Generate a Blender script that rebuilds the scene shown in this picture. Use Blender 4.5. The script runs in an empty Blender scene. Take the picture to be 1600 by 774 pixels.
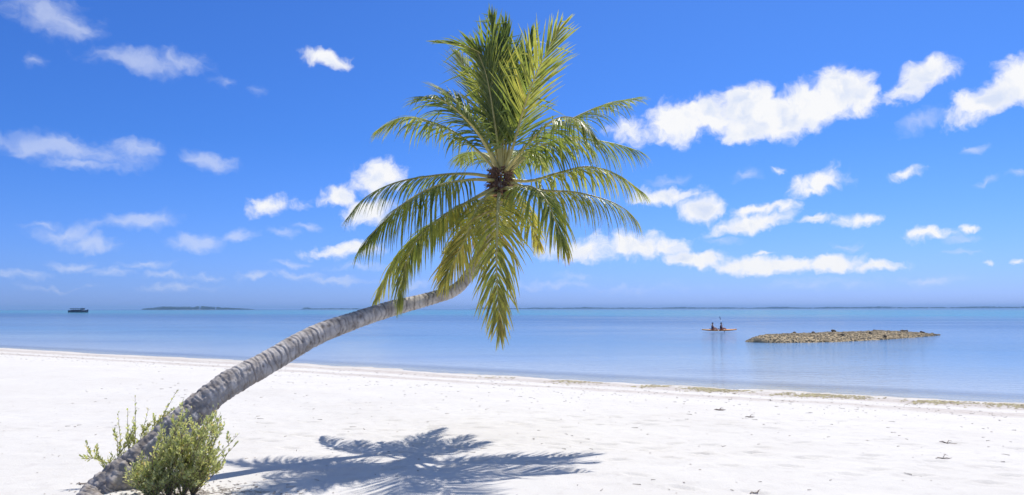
import bpy, bmesh, math, random
import numpy as np
from mathutils import Vector, Matrix, noise as mnoise

random.seed(7)
rng = np.random.default_rng(7)
scene = bpy.context.scene
COL = scene.collection
R = math.radians

# ------------------------------------------------------------------ camera geometry
CAM_Z = 1.70
F_PX = 1244.0
PITCH = math.atan(95.5 / F_PX)
WATER_Z = -0.95
cp, sp = math.cos(PITCH), math.sin(PITCH)


def at(px, py, depth):
    """photo pixel (1600x774) and distance along +Y -> world point"""
    a = (px - 800.0) / F_PX
    b = (387.0 - py) / F_PX
    d = Vector((a, cp - b * sp, sp + b * cp))
    return Vector((0, 0, CAM_Z)) + d * (depth / d.y)


def azel(px, py):
    d = at(px, py, 1.0) - Vector((0, 0, CAM_Z))
    d.normalize()
    return math.atan2(d.x, d.y), math.asin(d.z)


cam_data = bpy.data.cameras.new('camera')
cam_data.sensor_width = 36.0
cam_data.lens = 36.0 * F_PX / 1600.0
cam_data.clip_end = 60000
cam_data.clip_start = 0.1
cam = bpy.data.objects.new('camera', cam_data)
COL.objects.link(cam)
cam.location = (0, 0, CAM_Z)
cam.rotation_euler = (math.pi / 2 + PITCH, R(0.09), 0)
scene.camera = cam

# shoreline in plan: n points to the land, s = distance inland from the water's edge
NL = (-0.548, -0.8365)
S0 = 26.6


def shore_s(x, y):
    return S0 + NL[0] * x + NL[1] * y


# ------------------------------------------------------------------ helpers
def tag(o, label=None, cat=None, group=None, kind=None):
    if label: o['label'] = label
    if cat: o['category'] = cat
    if group: o['group'] = group
    if kind: o['kind'] = kind
    return o


def empty(name, loc):
    o = bpy.data.objects.new(name, None)
    o.empty_display_size = 0.2
    COL.objects.link(o)
    o.location = loc
    return o


class MB:
    """collects vertices, faces and a per-vertex tint"""
    def __init__(self):
        self.v = []; self.f = []; self.t = []

    def add(self, verts, faces, tint=0.5):
        b = len(self.v)
        self.v.extend([tuple(p) for p in verts])
        self.f.extend([tuple(i + b for i in f) for f in faces])
        if isinstance(tint, (list, tuple)): self.t.extend(tint)
        else: self.t.extend([tint] * len(verts))

    def tube(self, pts, rads, n=8, tint=0.5, caps=True, flat=1.0):
        pts = [Vector(p) for p in pts]
        vs = []; fs = []
        up = Vector((0, 0, 1))
        prevx = None
        for i, p in enumerate(pts):
            t = (pts[min(i + 1, len(pts) - 1)] - pts[max(i - 1, 0)]).normalized()
            if prevx is None:
                a = up if abs(t.z) < 0.9 else Vector((1, 0, 0))
                x = t.cross(a).normalized()
            else:
                x = (prevx - t * prevx.dot(t)).normalized()
            prevx = x
            y = t.cross(x)
            for k in range(n):
                an = 2 * math.pi * k / n
                vs.append(p + x * math.cos(an) * rads[i] + y * math.sin(an) * rads[i] * flat)
        for i in range(len(pts) - 1):
            for k in range(n):
                a = i * n + k; b = i * n + (k + 1) % n
                fs.append((a, b, b + n, a + n))
        if caps:
            fs.append(tuple(range(n))[::-1])
            fs.append(tuple((len(pts) - 1) * n + k for k in range(n)))
        self.add(vs, fs, tint)

    def box(self, c, s, rot=0.0, tint=0.5):
        c = Vector(c)
        m = Matrix.Rotation(rot, 3, 'Z')
        vs = [c + m @ Vector((x * s[0] / 2, y * s[1] / 2, z * s[2] / 2))
              for x in (-1, 1) for y in (-1, 1) for z in (-1, 1)]
        self.add(vs, [(0, 1, 3, 2), (4, 6, 7, 5), (0, 4, 5, 1), (2, 3, 7, 6), (0, 2, 6, 4), (1, 5, 7, 3)], tint)

    def build(self, name, mat, parent=None, smooth=False, loc=None):
        me = bpy.data.meshes.new(name)
        off = Vector(loc) if loc is not None else Vector((0, 0, 0))
        vs = [(p[0] - off.x, p[1] - off.y, p[2] - off.z) for p in self.v]
        me.from_pydata(vs, [], self.f)
        at_ = me.attributes.new('tint', 'FLOAT', 'POINT')
        at_.data.foreach_set('value', np.array(self.t, dtype=np.float32))
        if smooth:
            me.polygons.foreach_set('use_smooth', [True] * len(me.polygons))
        me.materials.append(mat)
        me.update()
        o = bpy.data.objects.new(name, me)
        COL.objects.link(o)
        if parent is not None: o.parent = parent
        elif loc is not None: o.location = off
        return o


def catmull(pts, n):
    P = [Vector(p) for p in pts]
    P = [P[0] * 2 - P[1]] + P + [P[-1] * 2 - P[-2]]
    dense = []
    m = len(P) - 3
    for i in range(m):
        p0, p1, p2, p3 = P[i:i + 4]
        for k in range(24):
            t = k / 24
            dense.append(0.5 * ((2 * p1) + (p2 - p0) * t + (2 * p0 - 5 * p1 + 4 * p2 - p3) * t * t
                                + (3 * p1 - p0 - 3 * p2 + p3) * t ** 3))
    dense.append(P[-2].copy())
    L = [0.0]
    for a, b in zip(dense, dense[1:]): L.append(L[-1] + (b - a).length)
    out = []
    j = 0
    for k in range(n):
        d = L[-1] * k / (n - 1)
        while j < len(L) - 2 and L[j + 1] < d: j += 1
        u = 0 if L[j + 1] == L[j] else (d - L[j]) / (L[j + 1] - L[j])
        out.append(dense[j].lerp(dense[j + 1], min(1, max(0, u))))
    return out, L[-1]


def lerp_keys(keys, t):
    for (a, va), (b, vb) in zip(keys, keys[1:]):
        if t <= b: return va + (vb - va) * (t - a) / (b - a) if t > a else va
    return keys[-1][1]


# numpy value noise (2-D), smooth
_perm = rng.random((256, 256))


def vnoise(x, y):
    xi = np.floor(x).astype(int); yi = np.floor(y).astype(int)
    xf = x - xi; yf = y - yi
    u = xf * xf * xf * (xf * (xf * 6 - 15) + 10); v = yf * yf * yf * (yf * (yf * 6 - 15) + 10)
    a = _perm[xi & 255, yi & 255]; b = _perm[(xi + 1) & 255, yi & 255]
    c = _perm[xi & 255, (yi + 1) & 255]; d = _perm[(xi + 1) & 255, (yi + 1) & 255]
    return (a * (1 - u) + b * u) * (1 - v) + (c * (1 - u) + d * u) * v - 0.5


# ------------------------------------------------------------------ node helpers
class NT:
    def __init__(self, nt):
        self.nt = nt; self.n = nt.nodes; self.l = nt.links

    def node(self, typ, **kw):
        nd = self.n.new(typ)
        for k, v in kw.items(): setattr(nd, k, v)
        return nd

    def link(self, a, b): self.l.new(a, b)

    def put(self, sock, v):
        if isinstance(v, bpy.types.NodeSocket): self.l.new(v, sock)
        else: sock.default_value = v

    def math(self, op, a, b=None, c=None, clamp=False):
        nd = self.node('ShaderNodeMath', operation=op, use_clamp=clamp)
        self.put(nd.inputs[0], a)
        if b is not None: self.put(nd.inputs[1], b)
        if c is not None: self.put(nd.inputs[2], c)
        return nd.outputs[0]

    def vmath(self, op, a, b=None, scale=None):
        nd = self.node('ShaderNodeVectorMath', operation=op)
        self.put(nd.inputs[0], a)
        if b is not None: self.put(nd.inputs[1], b)
        if scale is not None: self.put(nd.inputs['Scale'], scale)
        return nd.outputs['Value'] if op in ('LENGTH', 'DOT_PRODUCT', 'DISTANCE') else nd.outputs[0]

    def noise(self, vec, scale, detail=4, rough=0.55, dist=0.0, dim='3D'):
        nd = self.node('ShaderNodeTexNoise', noise_dimensions=dim)
        if vec is not None: self.l.new(vec, nd.inputs['Vector'])
        self.put(nd.inputs['Scale'], scale); nd.inputs['Detail'].default_value = detail
        nd.inputs['Roughness'].default_value = rough; nd.inputs['Distortion'].default_value = dist
        return nd

    def ramp(self, fac, stops, interp='LINEAR'):
        nd = self.node('ShaderNodeValToRGB')
        r = nd.color_ramp; r.interpolation = interp
        while len(r.elements) > 1: r.elements.remove(r.elements[-1])
        for i, (p, c) in enumerate(stops):
            c = (c, c, c) if not isinstance(c, tuple) else c
            e = r.elements[0] if i == 0 else r.elements.new(p)
            e.position = p; e.color = (*c, 1)
        self.put(nd.inputs[0], fac)
        return nd.outputs[0]

    def maprange(self, v, a, b, c=0.0, d=1.0, interp='SMOOTHSTEP'):
        nd = self.node('ShaderNodeMapRange', interpolation_type=interp)
        self.put(nd.inputs['Value'], v)
        for k, x in zip(('From Min', 'From Max', 'To Min', 'To Max'), (a, b, c, d)): self.put(nd.inputs[k], x)
        return nd.outputs[0]

    def mix(self, fac, a, b, blend='MIX'):
        nd = self.node('ShaderNodeMix', data_type='RGBA', blend_type=blend)
        self.put(nd.inputs[0], fac)
        for s, v in ((nd.inputs[6], a), (nd.inputs[7], b)):
            if isinstance(v, tuple) and len(v) == 3: v = (*v, 1)
            self.put(s, v)
        return nd.outputs[2]

    def bump(self, h, strength, dist, normal=None):
        nd = self.node('ShaderNodeBump')
        self.put(nd.inputs['Height'], h); self.put(nd.inputs['Strength'], strength)
        nd.inputs['Distance'].default_value = dist
        if normal is not None: self.l.new(normal, nd.inputs['Normal'])
        return nd.outputs[0]


def new_mat(name):
    m = bpy.data.materials.new(name)
    m.use_nodes = True
    t = NT(m.node_tree)
    t.n.clear()
    t.out = t.node('ShaderNodeOutputMaterial')
    return m, t


def principled(t, color, rough=0.6, spec=0.5, normal=None):
    b = t.node('ShaderNodeBsdfPrincipled')
    if isinstance(color, tuple): color = (*color, 1)
    t.put(b.inputs['Base Color'], color)
    t.put(b.inputs['Roughness'], rough)
    t.put(b.inputs['Specular IOR Level'], spec)
    if normal is not None: t.link(normal, b.inputs['Normal'])
    return b


def simple_mat(name, color, rough=0.6, spec=0.4, var=0.15, scale=8.0, bump=0.0):
    m, t = new_mat(name)
    tc = t.node('ShaderNodeTexCoord')
    n = t.noise(tc.outputs['Object'], scale, 5)
    lo = tuple(c * (1 - var) for c in color); hi = tuple(min(1, c * (1 + var)) for c in color)
    c = t.ramp(n.outputs[0], [(0.3, lo), (0.7, hi)])
    nm = t.bump(n.outputs[0], bump, 0.02) if bump else None
    t.link(principled(t, c, rough, spec, nm).outputs[0], t.out.inputs[0])
    return m


# ------------------------------------------------------------------ light and sky
SUN_A, SUN_B = 0.28, 0.59            # shadow offset per metre of height
sun_vec = Vector((SUN_A, SUN_B, 1.0)).normalized()
SUN_EL = math.asin(sun_vec.z)
SUN_AZ = math.atan2(sun_vec.x, sun_vec.y)
sd = bpy.data.lights.new('sun', 'SUN')
sd.energy = 4.95
sd.angle = R(0.53)
sd.color = (1.0, 0.955, 0.89)
so = bpy.data.objects.new('sun', sd)
COL.objects.link(so)
so.location = sun_vec * 60
so.rotation_euler = sun_vec.to_track_quat('Z', 'Y').to_euler()

world = bpy.data.worlds.new('World')
scene.world = world
world.use_nodes = True
w = NT(world.node_tree)
w.n.clear()
wout = w.node('ShaderNodeOutputWorld')
bg = w.node('ShaderNodeBackground')
w.link(bg.outputs[0], wout.inputs[0])
SKY_STRENGTH = 0.12
bg.inputs['Strength'].default_value = SKY_STRENGTH
sky = w.node('ShaderNodeTexSky', sky_type='NISHITA')
sky.sun_disc = False
sky.sun_elevation = SUN_EL
sky.sun_rotation = SUN_AZ
sky.altitude = 0
sky.air_density = 1.0
sky.dust_density = 0.3
sky.ozone_density = 1.5
tc = w.node('ShaderNodeTexCoord')
sep = w.node('ShaderNodeSeparateXYZ')
w.link(tc.outputs['Generated'], sep.inputs[0])
az = w.math('ARCTAN2', sep.outputs[0], sep.outputs[1])
el = w.math('ARCSINE', sep.outputs[2])
cmb = w.node('ShaderNodeCombineXYZ')
w.link(az, cmb.inputs[0]); w.link(el, cmb.inputs[1])
V = cmb.outputs[0]
# a deep polarised blue low over the sea, paler towards the sun; unseen zenith tinted less for neutral fill light
tint_e = w.ramp(w.math('DIVIDE', el, 1.2), [(0.0, (0.310, 0.490, 1.38)), (0.05, (0.290, 0.485, 1.20)), (0.10, (0.255, 0.475, 1.10)), (0.17, (0.215, 0.46, 1.04)),
                                           (0.36, (0.225, 0.475, 1.03)), (0.75, (0.62, 0.78, 1.05))])
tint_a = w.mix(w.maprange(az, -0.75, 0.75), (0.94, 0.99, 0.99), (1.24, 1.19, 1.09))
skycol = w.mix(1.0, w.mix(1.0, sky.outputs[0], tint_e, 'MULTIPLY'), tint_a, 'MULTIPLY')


def warp(vec, scale, amp, detail):
    nz = w.noise(vec, scale, detail, 0.55)
    d = w.vmath('SUBTRACT', nz.outputs['Color'], (0.5, 0.5, 0.5))
    d = w.vmath('SCALE', d, scale=amp)
    return w.vmath('ADD', vec, d)


Vw = warp(V, 22.0, 0.030, 3)
Vw = warp(Vw, 75.0, 0.014, 6)


def blob_field(blobs, after=None):
    acc = None; base = Vw
    for bi, (px, py, rx, ry, rot, st) in enumerate(blobs):
        prev = acc if acc is not None else after
        if bi % 6 == 0 and prev is not None:      # evaluate in batches: keeps the shader's stack small
            nd = w.node('ShaderNodeVectorMath', operation='MULTIPLY_ADD')
            w.link(prev, nd.inputs[0]); nd.inputs[1].default_value = (1e-9, 1e-9, 1e-9); w.link(Vw, nd.inputs[2])
            base = nd.outputs[0]
        a, e = azel(px, py)
        a2, _ = azel(px + rx, py); _, e2 = azel(px, py - ry)
        mp = w.node('ShaderNodeMapping', vector_type='TEXTURE')
        w.link(base, mp.inputs[0])
        mp.inputs['Location'].default_value = (a, e, 0)
        mp.inputs['Rotation'].default_value = (0, 0, R(rot))
        mp.inputs['Scale'].default_value = (max(abs(a2 - a), 1e-4), max(abs(e2 - e), 1e-4), 1)
        ln = w.vmath('LENGTH', mp.outputs[0])
        f = w.math('MULTIPLY_ADD', ln, -st, st)
        acc = f if acc is None else w.math('SMOOTH_MAX', acc, f, 0.12)
    return acc


CRISP = [
    (1062, 190, 64, 42, 10, 1.15), (1110, 180, 52, 36, 0, 1.15), (1168, 168, 60, 42, 0, 1.25), (1205, 185, 90, 40, 10, 1.25),
    (1255, 170, 85, 42, 22, 1.3), (1310, 142, 66, 44, 8, 1.3), (1350, 152, 38, 32, 0, 1.1), (1170, 208, 60, 18, 10, 1),
    (1448, 118, 55, 30, 14, 1), (1420, 142, 42, 20, 30, .9), (1540, 158, 85, 30, 24, 1), (1590, 125, 55, 42, 20, 1),
    (592, 277, 52, 32, 0, 1), (532, 303, 36, 24, 0, .95), (572, 332, 55, 26, 10, .8),
    (1040, 308, 75, 16, 0, .75), (1098, 328, 46, 22, 8, .95), (1190, 326, 62, 14, 4, .85), (1178, 348, 68, 17, 8, .95),
    (1282, 286, 60, 22, 8, .9), (1268, 296, 40, 10, 0, .8), (1342, 345, 45, 14, -2, .85), (1275, 343, 32, 10, 4, .75),
    (1448, 367, 52, 12, 6, .85), (1520, 358, 22, 7, 0, .7),
    (515, 94, 50, 14, -4, .75), (985, 205, 38, 26, 0, .55), (1000, 385, 105, 26, 3, .8), (915, 390, 90, 26, 0, .75),
    (1085, 406, 70, 18, 0, .95), (1200, 412, 135, 16, 0, .9), (1300, 410, 60, 16, 4, .95), (1375, 418, 60, 10, 0, .75),
    (1192, 396, 22, 6, 0, .7), (425, 320, 48, 18, 8, .75), (545, 390, 75, 14, 4, .75),
    (1545, 413, 14, 5, 0, .6), (1595, 412, 14, 6, 0, .6), (1420, 272, 40, 10, 8, .55), (1215, 268, 18, 8, 0, .5),
]
WISPY = [
    (75, 22, 95, 48, -15, 1), (120, 42, 60, 30, -20, .8), (225, 95, 115, 24, 0, 1), (290, 95, 60, 22, 0, .9), (55, 96, 25, 15, 0, .7),
    (100, 232, 165, 26, -3, 1.15), (135, 258, 95, 14, 0, 1), (215, 232, 60, 18, 0, .9), (325, 250, 56, 20, -6, 1.1),
    (105, 362, 70, 20, 8, 1), (145, 378, 70, 16, 0, 1), (225, 345, 75, 20, 4, 1.2), (312, 380, 60, 20, 4, 1.1),
    (368, 370, 40, 13, 4, 1.1), (440, 364, 32, 14, 0, .9), (110, 413, 48, 12, 4, .9), (230, 414, 55, 12, 4, .9),
    (40, 428, 55, 10, 0, .7), (328, 435, 35, 8, 0, .7), (400, 433, 40, 9, 0, .9), (470, 430, 60, 8, 0, .7), (525, 437, 60, 9, 0, .8),
    (455, 412, 40, 7, 0, .8), (250, 430, 55, 8, 0, .6),
    (1435, 192, 50, 22, 10, .8), (1165, 275, 30, 12, 0, .7), (1524, 234, 24, 9, 10, .8), (1545, 280, 30, 9, 8, .8), (1588, 275, 22, 9, 8, .9),
    (1510, 372, 50, 8, 4, .8), (900, 432, 60, 8, 0, .5), (1280, 445, 200, 12, 0, .35), (1000, 450, 160, 10, 0, .35),
    (400, 142, 22, 12, 0, .5), (70, 350, 40, 9, 6, .7), (180, 425, 50, 8, 0, .7), (620, 440, 70, 9, 0, .7), (860, 445, 80, 9, 0, .7), (1450, 440, 90, 8, 0, .5), (1330, 385, 30, 8, 0, .7), (1500, 395, 40, 7, 0, .6), (280, 448, 90, 8, 0, .6), (90, 448, 70, 7, 0, .6), (560, 415, 60, 9, 3, .8), (480, 352, 30, 9, 0, .7), (1130, 375, 40, 10, 0, .7), (1040, 285, 40, 12, 5, .7), (355, 128, 30, 14, -30, .45),
]
fc = blob_field(CRISP)
fw = blob_field(WISPY, fc)
n1 = w.noise(Vw, 34.0, 9, 0.62)
n2 = w.noise(w.vmath('MULTIPLY', Vw, (1.0, 1.7, 1.0)), 26.0, 7, 0.62)
nd_off = w.vmath('ADD', Vw, (0.006, 0.012, 0.0))
n1b = w.noise(nd_off, 34.0, 9, 0.62)
ns1 = w.noise(Vw, 19.0, 4, 0.5)
ns2 = w.noise(w.vmath('ADD', Vw, (0.010, 0.020, 0.0)), 19.0, 4, 0.5)
dens_c = w.math('ADD', fc, w.math('MULTIPLY_ADD', n1.outputs[0], 1.5, -0.72))
crisp = w.maprange(dens_c, -0.03, 0.66)
dens_w = w.math('ADD', fw, w.math('MULTIPLY_ADD', n2.outputs[0], 1.5, -0.75))
wispy = w.math('MULTIPLY', w.maprange(dens_w, 0.0, 1.05), 0.55)
relief = w.math('ADD', w.math('MULTIPLY', w.math('SUBTRACT', n1.outputs[0], n1b.outputs[0]), 0.5), w.math('SUBTRACT', ns1.outputs[0], ns2.outputs[0]))
lit = w.maprange(relief, -0.20, 0.08)
thick = w.maprange(dens_c, 0.25, 1.0)
K = 1.0 / SKY_STRENGTH
c_lit = tuple(x * K for x in (0.96, 0.965, 0.985))
c_sh = tuple(x * K for x in (0.62, 0.72, 0.95))
ccol = w.mix(w.math('MULTIPLY', w.math('SUBTRACT', 1.0, lit), w.math('MULTIPLY', thick, 0.8)), c_lit, c_sh)  # bright and shaded cloud sides painted into the sky colour
col = w.mix(wispy, skycol, tuple(x * K for x in (0.74, 0.80, 0.96)))
col = w.mix(crisp, col, ccol)
# unseen clouds added overhead and behind to whiten the fill light
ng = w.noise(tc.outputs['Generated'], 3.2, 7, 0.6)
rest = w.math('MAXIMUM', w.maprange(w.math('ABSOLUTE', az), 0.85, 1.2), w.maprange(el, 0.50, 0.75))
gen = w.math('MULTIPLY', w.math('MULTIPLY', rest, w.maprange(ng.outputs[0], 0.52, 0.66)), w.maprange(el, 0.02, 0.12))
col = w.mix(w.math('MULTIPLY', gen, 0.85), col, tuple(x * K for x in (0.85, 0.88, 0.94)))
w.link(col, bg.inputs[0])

# ------------------------------------------------------------------ terrain
def axis(fine_a, fine_b, step, grow, far_a, far_b):
    pts = list(np.arange(fine_a, fine_b + step / 2, step))
    s = step; x = pts[-1]; up = []
    while x < far_b:
        s *= grow; x += s; up.append(min(x, far_b))
    s = step; x = pts[0]; dn = []
    while x > far_a:
        s *= grow; x -= s; dn.append(max(x, far_a))
    return np.array(dn[::-1] + pts + up)


FAR = 8500.0
xs = axis(-5.2, 6.2, 0.04, 1.035, -FAR, FAR)
ys = axis(6.2, 13.0, 0.04, 1.028, -40.0, FAR)
X, Y = np.meshgrid(xs, ys)
S = shore_s(X, Y) + (vnoise(X / 9, Y / 9) * 1.2 + vnoise(X / 2.5 + 7, Y / 2.5) * 0.25) * np.clip(1 - np.abs(shore_s(X, Y)) / 30, 0, 1)


def ground_profile(s):
    k = np.clip(s / 15.0, 0, 1)
    land = WATER_Z + 0.95 * (k * k * (3 - 2 * k) * 0.45 + k * 0.55)
    sea = WATER_Z + np.clip(s * 0.03, -2.5, 0)
    return np.where(s > 0, land, sea)


Z = ground_profile(S)
near = np.clip(1 - (np.abs(X) + np.abs(Y - 12)) / 70, 0, 1)
Z += near * (vnoise(X / 1.7, Y / 1.7) * 0.035 + vnoise(X / 0.55 + 31, Y / 0.55) * 0.020 +
             vnoise(X / 0.21 + 11, Y / 0.21 + 3) * 0.011 + vnoise(X / 0.09 + 5, Y / 0.09 + 9) * 0.005)
# old, wind-softened footprints
for path in range(16):
    x0, y0 = rng.uniform(-6, 6), rng.uniform(6.5, 13)
    ang = rng.uniform(-0.5, 0.5) + (math.pi if rng.random() < .5 else 0)
    for k in range(16):
        ang += rng.normal(0, 0.09)
        x0 += 0.62 * math.cos(ang); y0 += 0.62 * math.sin(ang)
        side = 0.11 * (1 if k % 2 else -1)
        fx, fy = x0 - side * math.sin(ang), y0 + side * math.cos(ang)
        i0, i1 = np.searchsorted(xs, (fx - .4, fx + .4)); j0, j1 = np.searchsorted(ys, (fy - .4, fy + .4))
        if i1 <= i0 or j1 <= j0: continue
        xx = X[j0:j1, i0:i1] - fx; yy = Y[j0:j1, i0:i1] - fy
        u = xx * math.cos(ang) + yy * math.sin(ang); v = -xx * math.sin(ang) + yy * math.cos(ang)
        r2 = (u / 0.14) ** 2 + (v / 0.06) ** 2
        Z[j0:j1, i0:i1] += -0.019 * np.exp(-r2 ** 1.5) + 0.010 * np.exp(-(np.sqrt(r2) - 1.45) ** 2 / 0.12)
# a low mound of sand round the trunk's foot
Z += 0.05 * np.exp(-(((X + 3.75) / 0.5) ** 2 + ((Y - 7.45) / 0.35) ** 2))


def ground_z(x, y):
    i = int(np.clip(np.searchsorted(xs, x), 1, len(xs) - 1)); j = int(np.clip(np.searchsorted(ys, y), 1, len(ys) - 1))
    u = (x - xs[i - 1]) / (xs[i] - xs[i - 1]); v = (y - ys[j - 1]) / (ys[j] - ys[j - 1])
    return float((Z[j - 1, i - 1] * (1 - u) + Z[j - 1, i] * u) * (1 - v) + (Z[j, i - 1] * (1 - u) + Z[j, i] * u) * v)


ny, nx = X.shape
me = bpy.data.meshes.new('sand_beach')
verts = np.stack([X, Y, Z], -1).reshape(-1, 3).astype(np.float32)
idx = np.arange(nx * ny).reshape(ny, nx)
quads = np.stack([idx[:-1, :-1], idx[:-1, 1:], idx[1:, 1:], idx[1:, :-1]], -1).reshape(-1, 4)
me.vertices.add(len(verts)); me.vertices.foreach_set('co', verts.ravel())
me.loops.add(quads.size); me.loops.foreach_set('vertex_index', quads.ravel().astype(np.int32))
me.polygons.add(len(quads)); me.polygons.foreach_set('loop_start', (np.arange(len(quads)) * 4).astype(np.int32))
me.polygons.foreach_set('use_smooth', np.ones(len(quads), dtype=bool))
me.update(calc_edges=True)
sand_obj = bpy.data.objects.new('sand_beach', me)
COL.objects.link(sand_obj)
tag(sand_obj, kind='structure')


def shore_node(t, pos):
    return t.math('ADD', t.vmath('DOT_PRODUCT', pos, (NL[0], NL[1], 0)), S0)


m_sand, t = new_mat('white_coral_sand')
geo = t.node('ShaderNodeNewGeometry')
pos = geo.outputs['Position']
s = shore_node(t, pos)
wob = t.noise(pos, 0.35, 5, 0.6)
s2 = t.math('ADD', s, t.math('MULTIPLY_ADD', wob.outputs[0], 3.0, -1.5))
n_big = t.noise(pos, 0.5, 6, 0.6)
n_mid = t.noise(pos, 5.0, 6, 0.65)
n_fine = t.noise(pos, 90.0, 3, 0.7)
base = t.ramp(n_big.outputs[0], [(0.3, (0.640, 0.610, 0.556)), (0.7, (0.685, 0.660, 0.610))])
base = t.mix(t.maprange(n_mid.outputs[0], 0.50, 0.72, 0, 0.5), base, (0.54, 0.505, 0.465))
base = t.mix(t.maprange(n_fine.outputs[0], 0.60, 0.74, 0, 0.45), base, (0.36, 0.33, 0.30))
# tide strip: two drift lines of coarser, browner grit above the water
n_t = t.noise(t.vmath('MULTIPLY', pos, (1.0, 1.0, 1.0)), 3.0, 6, 0.7)
band1 = t.math('MULTIPLY', t.maprange(s2, 0.6, 1.6), t.maprange(s2, 4.6, 2.6))
band2 = t.math('MULTIPLY', t.maprange(s2, 5.2, 6.4), t.maprange(s2, 8.6, 7.0))
bands = t.math('MAXIMUM', band1, t.math('MULTIPLY', band2, 0.95))
base = t.mix(t.math('MULTIPLY', bands, t.maprange(n_t.outputs[0], 0.35, 0.65, 0.3, 0.9)), base, (0.45, 0.385, 0.335))
wet = t.math('MULTIPLY', t.maprange(s2, 0.9, 0.1), t.maprange(s, -0.9, -0.1))
base = t.mix(t.math('MULTIPLY', wet, 0.55), base, (0.44, 0.40, 0.34))
h = t.math('ADD', t.math('MULTIPLY', n_mid.outputs[0], 0.5), t.math('MULTIPLY', n_fine.outputs[0], 0.25))
n_gr = t.noise(pos, 30.0, 4, 0.7)
h = t.math('ADD', h, t.math('MULTIPLY', n_gr.outputs[0], 0.5))
bs = principled(t, base, 0.9, 0.2, t.bump(h, 0.55, 0.02))
t.link(bs.outputs[0], t.out.inputs[0])
me.materials.append(m_sand)

# ------------------------------------------------------------------ water
m_water, t = new_mat('lagoon_water')
geo = t.node('ShaderNodeNewGeometry')
pos = geo.outputs['Position']
s = shore_node(t, pos)
off = t.math('MULTIPLY', s, -1.0)                     # metres offshore
nb = t.noise(t.vmath('MULTIPLY', pos, (1.0, 1.6, 1.0)), 0.012, 5, 0.55)
nb2 = t.noise(t.vmath('MULTIPLY', pos, (0.5, 1.2, 1.0)), 0.07, 4, 0.55)
offw = t.math('ADD', off, t.math('MULTIPLY', off, t.math('MULTIPLY_ADD', nb.outputs[0], 0.9, -0.45)))
lo = t.math('LOGARITHM', t.math('MAXIMUM', offw, 1.0), 10.0)     # 0 at 1 m, 3 at 1 km
bedcol = t.ramp(t.math('DIVIDE', lo, 4.0), [
    (0.00, (0.54, 0.58, 0.62)), (0.20, (0.42, 0.50, 0.59)), (0.29, (0.31, 0.43, 0.57)), (0.37, (0.19, 0.34, 0.54)), (0.46, (0.19, 0.32, 0.52)),
    (0.53, (0.085, 0.185, 0.37)), (0.575, (0.075, 0.20, 0.36)), (0.62, (0.07, 0.33, 0.46)), (0.74, (0.06, 0.34, 0.47)), (0.775, (0.05, 0.20, 0.40)), (1.0, (0.04, 0.15, 0.34))])
bedcol = t.mix(t.maprange(nb2.outputs[0], 0.5, 0.72, 0, 0.3), bedcol, (0.09, 0.16, 0.31))
# ripples
pr = t.vmath('MULTIPLY', pos, (0.75, 1.5, 1.0))
w1 = t.noise(pr, 1.1, 4, 0.55)
w2 = t.noise(pr, 5.0, 3, 0.55)
hh = t.math('ADD', t.math('MULTIPLY', w1.outputs[0], 0.7), t.math('MULTIPLY', w2.outputs[0], 0.22))
calm = t.noise(t.vmath('MULTIPLY', pos, (0.3, 1.0, 1.0)), 0.05, 3, 0.5)
strength = t.maprange(calm.outputs[0], 0.38, 0.62, 0.15, 0.75)
nrm = t.bump(hh, strength, 0.18)
dif = t.node('ShaderNodeBsdfDiffuse'); t.put(dif.inputs[0], bedcol); t.link(nrm, dif.inputs['Normal'])
tr = t.node('ShaderNodeBsdfTransparent'); tr.inputs[0].default_value = (0.93, 0.97, 0.985, 1)
body = t.node('ShaderNodeMixShader')
t.put(body.inputs[0], t.maprange(offw, 0.0, 3.2, 0.10, 1.0, 'LINEAR'))
t.link(tr.outputs[0], body.inputs[1]); t.link(dif.outputs[0], body.inputs[2])
gl = t.node('ShaderNodeBsdfGlossy'); gl.inputs['Roughness'].default_value = 0.06; t.link(nrm, gl.inputs['Normal'])
fr = t.node('ShaderNodeFresnel'); fr.inputs[0].default_value = 1.33; t.link(nrm, fr.inputs['Normal'])
mx = t.node('ShaderNodeMixShader')
t.put(mx.inputs[0], t.math('MULTIPLY', fr.outputs[0], 0.80))
t.link(body.outputs[0], mx.inputs[1]); t.link(gl.outputs[0], mx.inputs[2])
t.link(mx.outputs[0], t.out.inputs[0])
mb = MB()
gx = [-FAR, -1500, -300, -60, 0, 60, 300, 1500, FAR]; gy = [-39, 10, 40, 100, 300, 1500, FAR]
vs = [(x, y, WATER_Z) for y in gy for x in gx]
fs = [(j * 9 + i, j * 9 + i + 1, (j + 1) * 9 + i + 1, (j + 1) * 9 + i) for j in range(6) for i in range(8)]
mb.add(vs, fs)
water = mb.build('lagoon_water', m_water)
tag(water, kind='structure')

# ------------------------------------------------------------------ palm: materials
def leaf_material(name, stops, trans=0.42, rough=0.34, spec=0.55, tscale=1.25):
    m, t = new_mat(name)
    a = t.node('ShaderNodeAttribute', attribute_name='tint')
    c = t.ramp(a.outputs['Fac'], stops)
    geo = t.node('ShaderNodeNewGeometry')
    nz = t.noise(geo.outputs['Position'], 14.0, 3)
    c = t.mix(0.55, c, t.ramp(nz.outputs[0], [(0.3, 0.55), (0.7, 1.3)]), 'MULTIPLY')
    b = principled(t, c, rough, spec)
    tl = t.node('ShaderNodeBsdfTranslucent')
    t.link(t.mix(1.0, c, (tscale * 1.12, tscale * 1.08, tscale * 0.55), 'MULTIPLY'), tl.inputs[0])
    mx = t.node('ShaderNodeMixShader'); mx.inputs[0].default_value = trans
    t.link(b.outputs[0], mx.inputs[1]); t.link(tl.outputs[0], mx.inputs[2])
    t.link(mx.outputs[0], t.out.inputs[0])
    return m


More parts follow.
